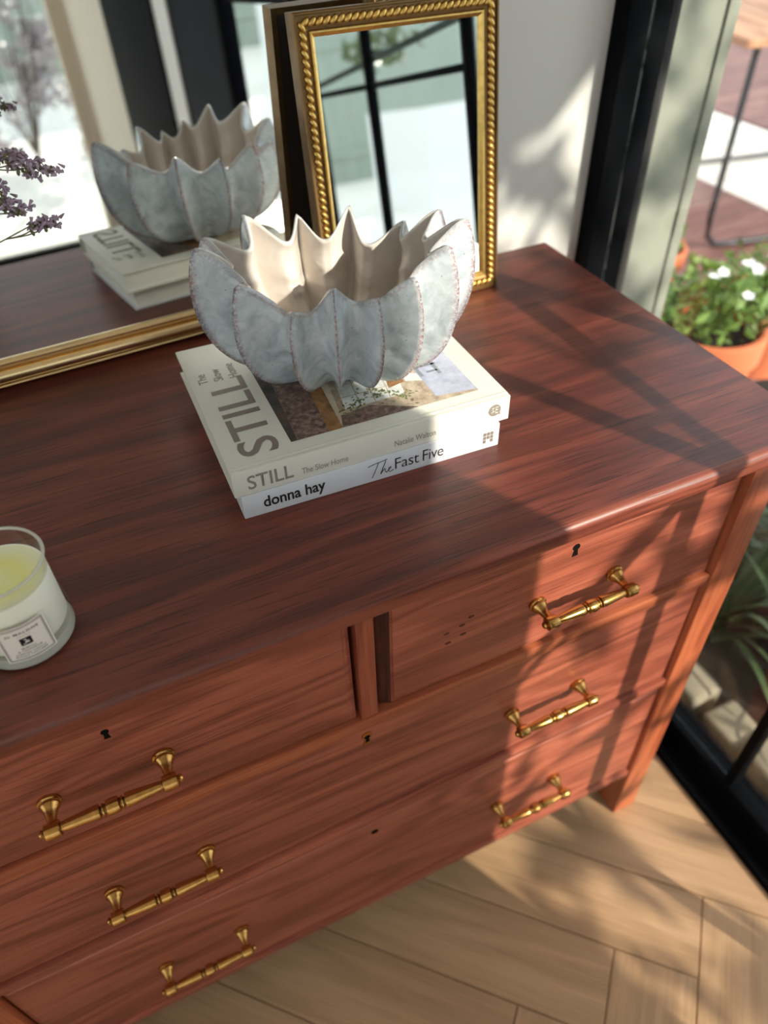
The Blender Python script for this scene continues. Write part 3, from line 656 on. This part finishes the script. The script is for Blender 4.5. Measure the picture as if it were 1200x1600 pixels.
# ================================================================== MIRRORS
def frame_sides(root, W_, Ht, prof_list, depth=0.0):
    """mitred frame of four sides; prof = closed list of (inset from the outer edge, y towards the room is negative)"""
    C_ = [(0, 0), (W_, 0), (W_, Ht), (0, Ht)]; I_ = [(1, 1), (-1, 1), (-1, -1), (1, -1)]
    for nm, prof, mat, sm_ in prof_list:
        for i in range(4):
            k = (i+1) % 4; bm = bmesh.new(); rows = []
            for c in (i, k):
                rows.append([bm.verts.new((C_[c][0]+I_[c][0]*p[0], p[1], C_[c][1]+I_[c][1]*p[0])) for p in prof])
            n = len(prof)
            for t in range(n): bm.faces.new((rows[0][t], rows[0][(t+1) % n], rows[1][(t+1) % n], rows[1][t]))
            bm.faces.new(rows[0][::-1]); bm.faces.new(rows[1])
            obj(nm, bm, mat, root, sm_, 32)
# large gilt mirror leaning against the wall
PH = math.radians(3.3); LN = math.radians(3.2)
big = empty('gilt_wall_mirror', (-0.0185, 0.4590, H+0.0012)); big.rotation_euler = (-LN, 0, PH)
tag(big, 'large plain gilt framed mirror leaning against the wall behind the bowl', 'mirror')
def half_round(x0, x1, y0, d, n=8): return [(x0+(x1-x0)*(0.5-0.5*math.cos(PI*k/n)), y0-d*math.sin(PI*k/n)) for k in range(n+1)]
bp = [(0.0, 0.012), (0.0, 0.004), (0.002, 0.0015)] + half_round(0.003, 0.007, 0.001, 0.004, 4) + half_round(0.0075, 0.0225, 0.001, 0.007, 9) + [(0.0235, 0.003), (0.0245, 0.003)] + half_round(0.025, 0.0325, 0.003, 0.0035, 5) + [(0.033, 0.006), (0.033, 0.012)]
BW, BH = 0.86, 0.80
sub = empty('frame', (-0.57, 0, 0)); sub.parent = big
frame_sides(sub, BW, BH, [('frame_side', bp, 'gold', True)])
bm = bmesh.new(); add_box(bm, -0.57+0.028, -0.57+BW-0.028, 0.0065, 0.010, 0.028, BH-0.028); obj('mirror_glass', bm, 'mirror', big)
bm = bmesh.new(); add_box(bm, -0.57+0.006, -0.57+BW-0.006, 0.0105, 0.014, 0.006, BH-0.006); obj('backing_board', bm, 'brownback', big)
# small rope-moulded mirror
SW, SH = 0.2406, 0.3287
smr = empty('rope_frame_mirror', (0.1397, 0.4080, H+0.0005)); smr.rotation_euler = (-math.radians(8.0), 0, 0)
tag(smr, 'small mirror in gold rope-moulded frame leaning against the larger mirror', 'mirror')
sf = empty('frame', (0, 0, 0)); sf.parent = smr
p_out = [(0.0, 0.020), (0.0, -0.001), (0.0012, -0.002), (0.0028, -0.002), (0.0034, 0.0005), (0.0064, 0.0005), (0.0064, 0.020)]
p_mid = [(0.0064, 0.012), (0.0064, 0.0005), (0.0125, 0.0005), (0.0132, 0.0025), (0.0172, 0.0035), (0.0172, 0.012)]
p_in = [(0.0172, 0.012), (0.0172, 0.002), (0.0180, 0.0008), (0.0196, 0.0006), (0.0216, 0.0022), (0.0232, 0.0042), (0.0232, 0.012)]
frame_sides(sf, SW, SH, [('outer_moulding', p_out, 'goldshade', False), ('cove_moulding', p_mid, 'goldshade', False), ('inner_bead', p_in, 'gold2', True)])
def rope(x0, z0, x1, z1):
    bm = bmesh.new(); L_ = math.hypot(x1-x0, z1-z0); n = int(L_/0.0078); dx, dz_ = (x1-x0)/L_, (z1-z0)/L_
    for i in range(n):
        t = (i+0.5)*L_/n; c = Vector((x0+dx*t, 0.0005, z0+dz_*t))
        m = Matrix.Translation(c) @ Matrix.Rotation(-math.atan2(dz_, dx), 4, 'Y') @ Matrix.Rotation(math.radians(-38), 4, 'Y') @ Matrix.Diagonal((0.0062, 0.0038, 0.0031, 1))
        bmesh.ops.create_uvsphere(bm, u_segments=10, v_segments=6, radius=1, matrix=m)
    return obj('rope_moulding', bm, 'gold2', sf, True)
ri = 0.0095
rope(ri, ri, SW-ri, ri); rope(ri, SH-ri, SW-ri, SH-ri); rope(ri, ri, ri, SH-ri); rope(SW-ri, ri, SW-ri, SH-ri)
bm = bmesh.new(); add_box(bm, 0.020, SW-0.020, 0.0062, 0.009, 0.020, SH-0.020); obj('mirror_glass', bm, 'mirror', smr)
bm = bmesh.new(); add_box(bm, 0.003, SW-0.003, 0.0125, 0.019, 0.003, SH-0.003); obj('backing_board', bm, 'brownback', smr)

# ================================================================== DRIED FLOWERS in a vase (vase stands just left of view)
vz = empty('vase', (-0.335, 0.335, H)); tag(vz, 'small white vase of dried mauve flowers standing left of the books', 'vase')
bm = bmesh.new(); add_lathe(bm, [(0.0002, 0), (0.030, 0), (0.034, 0.006), (0.040, 0.05), (0.036, 0.09), (0.022, 0.125), (0.020, 0.145), (0.023, 0.150), (0.019, 0.149), (0.017, 0.145), (0.018, 0.125), (0.032, 0.09), (0.034, 0.02), (0.0002, 0.012)], Matrix.Identity(4), 32, False)
obj('vase_body', bm, 'whitep', vz, True, 50)
rf = random.Random(21)
def sprig(tip, bend, clusters, label):
    st = Vector((-0.335, 0.335, H+0.015)); tip = Vector(tip)
    r = empty('flower_sprig', st); tag(r, label, 'flower')
    top = Vector((-0.335, 0.335, H+0.16)); mid = Vector(bend)
    pts = catmull([tuple(st-st), tuple(top-st), tuple(mid-st), tuple(tip-st)], 10)
    bm = bmesh.new(); add_tube(bm, pts, [0.0011-0.0006*i/len(pts) for i in range(len(pts))], 6)
    segs = []
    for (dx, dy, dz_, big_) in clusters:
        e2 = tip-st+Vector((dx, dy, dz_)); a = Vector(pts[-6 if big_ else -3]); mm = (a+e2)/2+Vector((0, 0, -0.004))
        add_tube(bm, catmull([tuple(a), tuple(mm), tuple(e2)], 5), 0.0006, 5); segs.append((mm, e2, big_))
    obj('stem', bm, 'drystem', r, True)
    for mm, e2, big_ in segs:
        bm = bmesh.new(); d = (e2-mm).normalized(); n = 26 if big_ else 13
        for i in range(n):
            t = rf.random(); c = e2-d*0.014*t*(1 if big_ else 0.6)+Vector((rf.gauss(0, 1), rf.gauss(0, 1), rf.gauss(0, 1)))*0.0026
            ax = (d*0.7+Vector((rf.gauss(0, 1), rf.gauss(0, 1), rf.gauss(0, 1)))*0.6).normalized()
            m = Matrix.Translation(c) @ ax.to_track_quat('Z', 'Y').to_matrix().to_4x4() @ Matrix.Diagonal((1, 1, 1.9, 1))
            bmesh.ops.create_cone(bm, cap_ends=True, segments=6, radius1=0.0006, radius2=0.0017, depth=0.0030, matrix=m)
        o = obj('flower_head', bm, 'statice', r); 
        bm = bmesh.new()
        for i in range(8):
            c = e2-d*(0.006+0.010*rf.random())+Vector((rf.gauss(0, 1), rf.gauss(0, 1), rf.gauss(0, 1)))*0.002
            bmesh.ops.create_icosphere(bm, subdivisions=1, radius=0.0016, matrix=Matrix.Translation(c) @ Matrix.Diagonal((1, 1, 1.6, 1)))
        obj('calyx', bm, 'drystem', r, True)
yv = 0.33
sprig((-0.150, yv, 1.098), (-0.22, yv, 1.07), [(0.006, 0, -0.004, 1), (0.018, 0.0, -0.012, 1), (0.030, 0, -0.020, 0), (-0.012, 0, 0.006, 1), (0.012, 0.002, -0.022, 0)], 'mauve dried flower sprig with the widest branching head, in front of mirror')
sprig((-0.162, yv+0.01, 1.058), (-0.24, yv, 1.045), [(0, 0, 0, 1), (0.008, 0, -0.008, 1), (-0.006, 0, 0.014, 0)], 'mauve dried flower sprig with a compact drooping head')
sprig((-0.145, yv+0.01, 1.038), (-0.23, yv, 1.015), [(0, 0, 0, 1), (0.012, 0, -0.002, 1)], 'lowest mauve dried flower sprig with two side-by-side heads')
sprig((-0.150, yv, 1.155), (-0.24, yv, 1.08), [(0.004, 0, 0.001, 0), (-0.004, 0, 0, 0)], 'topmost small bud sprig of dried flowers')

# ================================================================== GARDEN
def strap_leaf(L_, wd, droop, n=9):
    bm = bmesh.new(); rows = []
    for i in range(n+1):
        t = i/n; x = L_*(t*math.cos(0.2)-0.10*t*t*t) * (0.42+0.5*t); z = L_*(0.92*t-droop*t**2.6)
        w2 = wd*(0.55+0.9*t)*(1-t**3)+0.0004; v = 0.25*w2
        rows.append([bm.verts.new((x, -w2, z+v)), bm.verts.new((x, 0, z)), bm.verts.new((x, w2, z+v))])
    for a, b in zip(rows, rows[1:]):
        bm.faces.new((a[0], a[1], b[1], b[0])); bm.faces.new((a[1], a[2], b[2], b[1]))
    me = bpy.data.meshes.new('leaf'); bm.to_mesh(me); bm.free()
    for p in me.polygons: p.use_smooth = True
    return me
LM = {}
for mi in ('strap', 'strap2'):
    for k, (l_, wd, d_) in enumerate(((0.42, 0.009, 0.35), (0.52, 0.010, 0.6), (0.36, 0.008, 0.2), (0.48, 0.009, 0.8))):
        me = strap_leaf(l_, wd, d_); me.materials.append(MAT[mi]); LM[(mi, k)] = me
rg = random.Random(5)
def strap_plant(x, y, s, n, label, z=-0.03):
    r = empty('strap_leaf_plant', (x, y, z)); tag(r, label, 'plant', 'strap leaf plants outside the glass')
    for i in range(n):
        o = bpy.data.objects.new('leaf', LM[(rg.choice(['strap', 'strap', 'strap2']), rg.randrange(4))]); COL.objects.link(o); o.parent = r
        k = s*rg.uniform(0.75, 1.15); o.scale = (k, k, k)
        az = rg.random()*6.283
        while x+math.cos(az)*0.55*k < 0.75: az = rg.random()*6.283
        o.rotation_euler = (rg.uniform(-0.2, 0.2), rg.uniform(-0.3, 0.25), az)
        o.location = (rg.uniform(-0.03, 0.03), rg.uniform(-0.03, 0.03), 0)
labs = ['dark strap-leaved plant right behind the edging stones, nearer the wall', 'dark strap-leaved plant right behind the edging stones, beside the black mullion', 'tall strap-leaved plant growing in front of the terracotta pot', 'tall strap-leaved plant in the bed beside the rounded green shrub', 'small strap-leaved plant growing against the end of the grey wall']
for lab_, (x, y, s, n) in zip(labs, ((0.91, 0.24, 0.85, 54), (0.92, -0.02, 0.80, 36), (1.16, 0.22, 1.0, 40), (1.12, -0.10, 0.95, 34), (0.98, 0.46, 0.8, 30))): strap_plant(x, y, s, n, lab_)
def pot(x, y, rt, h, label, z=0.0):
    r = empty('terracotta_pot', (x, y, z)); tag(r, label, 'plant pot')
    bm = bmesh.new(); add_lathe(bm, [(0.0002, 0), (rt*0.66, 0), (rt*0.93, h*0.80), (rt*1.0, h*0.80), (rt*1.02, h*0.98), (rt*0.99, h), (rt*0.91, h), (rt*0.89, h*0.88), (0.0002, h*0.86)], Matrix.Identity(4), 40, False); obj('pot_body', bm, 'terra', r, True, 35)
    bm = bmesh.new(); add_lathe(bm, [(rt*0.89, h*0.885), (0.0002, h*0.90)], Matrix.Identity(4), 24, False); obj('soil', bm, 'soil', r)
def leaf_cloud(bm, c, rad, n, s, rg, flatz=1.0):
    for i in range(n):
        p = Vector((rg.gauss(0, 1), rg.gauss(0, 1), rg.gauss(0, 1)))
        p = p.normalized()*(rg.random()**0.4); p = Vector((c[0]+p.x*rad[0], c[1]+p.y*rad[1], c[2]+p.z*rad[2]))
        q = Vector((rg.gauss(0, 1), rg.gauss(0, 1), rg.gauss(0, 1)+flatz)).normalized().to_track_quat('Z', 'X').to_matrix()
        a = rg.random()*6.28; k = s*rg.uniform(0.6, 1.3)
        d1 = q @ Vector((math.cos(a), math.sin(a), 0)); d2 = q @ Vector((-math.sin(a), math.cos(a), 0)); d3 = q @ Vector((0, 0, 1))
        v = [p-d1*k, p+d2*k*0.42-d3*k*0.08, p+d1*k, p-d2*k*0.42-d3*k*0.08]
        v = [bm.verts.new(t) for t in v]; bm.faces.new((v[0], v[1], v[2])); bm.faces.new((v[0], v[2], v[3]))
def bloom(bm, c, s, rg):
    up = Vector((rg.uniform(-0.6, 0.2), rg.uniform(-0.8, 0.1), 1)).normalized(); q = up.to_track_quat('Z', 'X').to_matrix()
    for k in range(5):
        a = 2*PI*k/5; d = q @ Vector((math.cos(a), math.sin(a), 0.25)); e2 = q @ Vector((-math.sin(a), math.cos(a), 0))
        v = [bm.verts.new(t) for t in (c, c+d*s*0.6+e2*s*0.42, c+d*s, c+d*s*0.6-e2*s*0.42)]; bm.faces.new(v)
def flowering(x, y, z, rad, n, nb, label):
    r = empty('flowering_plant', (x, y, z)); tag(r, label, 'plant')
    bm = bmesh.new(); leaf_cloud(bm, (0, 0, rad*0.55), (rad, rad, rad*0.6), n, 0.020, rg); o = obj('foliage', bm, 'leaf', r); o['kind'] = 'stuff'
    bm = bmesh.new()
    for i in range(7):
        a = rg.random()*6.28; add_tube(bm, [(0, 0, -0.02), (0.3*rad*math.cos(a), 0.3*rad*math.sin(a), rad*0.4), (0.7*rad*math.cos(a), 0.7*rad*math.sin(a), rad*0.9)], 0.003, 5)
    obj('stems', bm, 'leaf', r)
    for i in range(nb):
        a = rg.random()*6.28; t = rg.random()**0.5; bm = bmesh.new(); bloom(bm, Vector((t*rad*math.cos(a), t*rad*math.sin(a), rad*(0.6+0.75*math.sqrt(max(0, 1-t*t))*0.8))), 0.015, rg); obj('flower', bm, 'petal', r)
pot(1.27, 0.79, 0.135, 0.38, 'terracotta pot of white flowers in the garden bed by the deck', -0.03)
flowering(1.27, 0.80, 0.325, 0.145, 460, 8, 'bushy green plant with white flowers in a terracotta pot')
pot(1.58, 1.36, 0.11, 0.26, 'small upright terracotta pot standing on the red deck')
flowering(1.58, 1.36, 0.235, 0.10, 220, 3, 'small green plant with white flowers in the upright deck pot')
pot(1.72, 0.98, 0.15, 0.22, 'low wide terracotta pot standing on the red deck')
flowering(1.72, 0.98, 0.195, 0.17, 360, 5, 'spreading green plant in the low wide deck pot')
# garden table with tube legs
gt = empty('garden_table', (2.724, 1.98, 0), math.radians(78.5)); tag(gt, 'garden table with tan top and bent dark steel tube legs', 'table')
for sx in (-0.42, 0.42):
    bm = bmesh.new(); P = [(sx, -0.5, 0.70), (sx, -0.5, 0.12), (sx, -0.49, 0.05), (sx, -0.45, 0.016), (sx, -0.38, 0.012), (sx, 0.38, 0.012), (sx, 0.45, 0.016), (sx, 0.49, 0.05), (sx, 0.5, 0.12), (sx, 0.5, 0.70)]
    if sx < 0: P = [(a, b, c) for a, b, c in P]
    add_tube(bm, P, 0.012, 10); obj('leg_frame', bm, 'metal_blk', gt, True, 50)
bm = bmesh.new()
for yy in (-0.5, 0.5): add_tube(bm, [(-0.42, yy, 0.69), (0.42, yy, 0.69)], 0.012, 8)
obj('cross_tube', bm, 'metal_blk', gt, True, 50)
for k in range(7): box('top_slat', -0.50, 0.50, -0.60+k*0.172, -0.60+k*0.172+0.164, 0.704, 0.728, 'tabletop', gt, 0.003)
# tree whose canopy dapples the sun
def tree(x, y, label, parts, trunk_top, seed, leafmat='tree', ls=0.045):
    rt = random.Random(seed); r = empty('garden_tree', (x, y, -0.12)); tag(r, label, 'tree')
    bm = bmesh.new(); tt = Vector(trunk_top)
    add_tube(bm, catmull([(0, 0, 0), (tt.x*0.3, tt.y*0.3, tt.z*0.5), tuple(tt)], 6), [0.07-0.03*i/12 for i in range(13)], 10)
    for c, rad, n in parts: add_tube(bm, catmull([tuple(tt*0.85), tuple((tt+Vector(c))/2+Vector((0, 0, 0.12))), tuple(c)], 5), [0.03-0.0022*i for i in range(11)], 7)
    obj('trunk', bm, 'bark', r, True)
    bm = bmesh.new()
    for c, rad, n in parts: leaf_cloud(bm, c, rad, n, ls, rt, 0.4)
    o = obj('crown', bm, leafmat, r); o['kind'] = 'stuff'
tree(2.65, -2.75, 'leafy green tree standing on the paving outside the glass', [((-1.05, 0.35, 2.08), (0.15, 0.25, 0.11), 24), ((-1.12, 0.35, 1.39), (0.22, 0.25, 0.11), 46), ((-0.90, 0.40, 2.42), (0.17, 0.2, 0.09), 20), ((-0.69, 0.35, 2.61), (0.13, 0.2, 0.09), 20), ((-1.17, 0.35, 1.74), (0.10, 0.2, 0.10), 8), ((-0.92, 0.35, 1.70), (0.08, 0.2, 0.22), 14), ((0.2, -0.2, 3.1), (0.7, 0.7, 0.4), 220)], (0.05, 0, 2.0), 3, ls=0.058)
# shrub seen in the large mirror
def shrub(x, y, label, c, rad, n, seed, mat='bush', ls=0.05):
    rt = random.Random(seed); r = empty('garden_shrub', (x, y, -0.12)); tag(r, label, 'shrub')
    bm = bmesh.new()
    for i in range(14):
        a = rt.random()*6.28; e2 = Vector((rad[0]*0.8*math.cos(a)*rt.random(), rad[1]*0.8*math.sin(a)*rt.random(), c*1.5*rt.uniform(0.6, 1.1)))
        add_tube(bm, catmull([(0, 0, 0), tuple(e2*0.5+Vector((0, 0, 0.1))), tuple(e2)], 5), [0.008-0.0006*i2 for i2 in range(11)], 6)
    obj('branches', bm, 'bark', r, True)
    bm = bmesh.new()
    for i in range(int(n/45)):
        cc = (rt.gauss(0, rad[0]*0.5), rt.gauss(0, rad[1]*0.5), max(0.15, rt.gauss(c, rad[2]*0.55))); leaf_cloud(bm, cc, (0.16, 0.16, 0.14), 45, ls, rt)
    o = obj('foliage', bm, mat, r); o['kind'] = 'stuff'
shrub(0.75, -6.2, 'loose mauve-grey shrub on the pale paving beyond the front windows', 1.0, (1.0, 0.6, 0.75), 1900, 8)
shrub(-0.9, -6.8, 'wide mauve-grey shrub further along the pale paving', 0.8, (0.8, 0.5, 0.55), 1500, 12)
shrub(1.85, -1.25, 'rounded green shrub added to shade the garden bed', 0.55, (0.40, 0.40, 0.45), 1500, 31, 'tree', 0.035)  # added to keep the low sun off the bed plants
# white garden building and fence seen in the small mirror
gb = empty('garden_building', (6.2, -8.2, -0.12)); tag(gb, 'white garden building with grey window strips across the yard', 'building')
box('wall', -2.4, 3.2, 0, 1.6, 0, 1.05, 'whitep', gb); box('upper_wall', -2.4, 3.2, 0.02, 1.6, 1.05, 2.6, 'hedge', gb)
for x0 in (-1.6, -0.55, 0.5, 1.6): box('window_strip', x0, x0+0.14, 1.595, 1.63, 0.02, 2.3, 'outwall', gb)
box('roof', -2.6, 3.4, -0.2, 1.8, 2.6, 2.72, 'outwall', gb)
fe = empty('garden_fence', (0, -12, -0.12)); tag(fe, 'tall grey-green paling fence along the back of the yard', 'fence')
for i in range(60): box('paling', -6+i*0.3, -6+i*0.3+0.29, -0.015, 0.015, 0, 2.6, 'hedge', fe)
box('fence_rail', -6, 12, 0.015, 0.05, 0.4, 0.5, 'hedge', fe); box('fence_rail', -6, 12, 0.015, 0.05, 2.0, 2.1, 'hedge', fe)
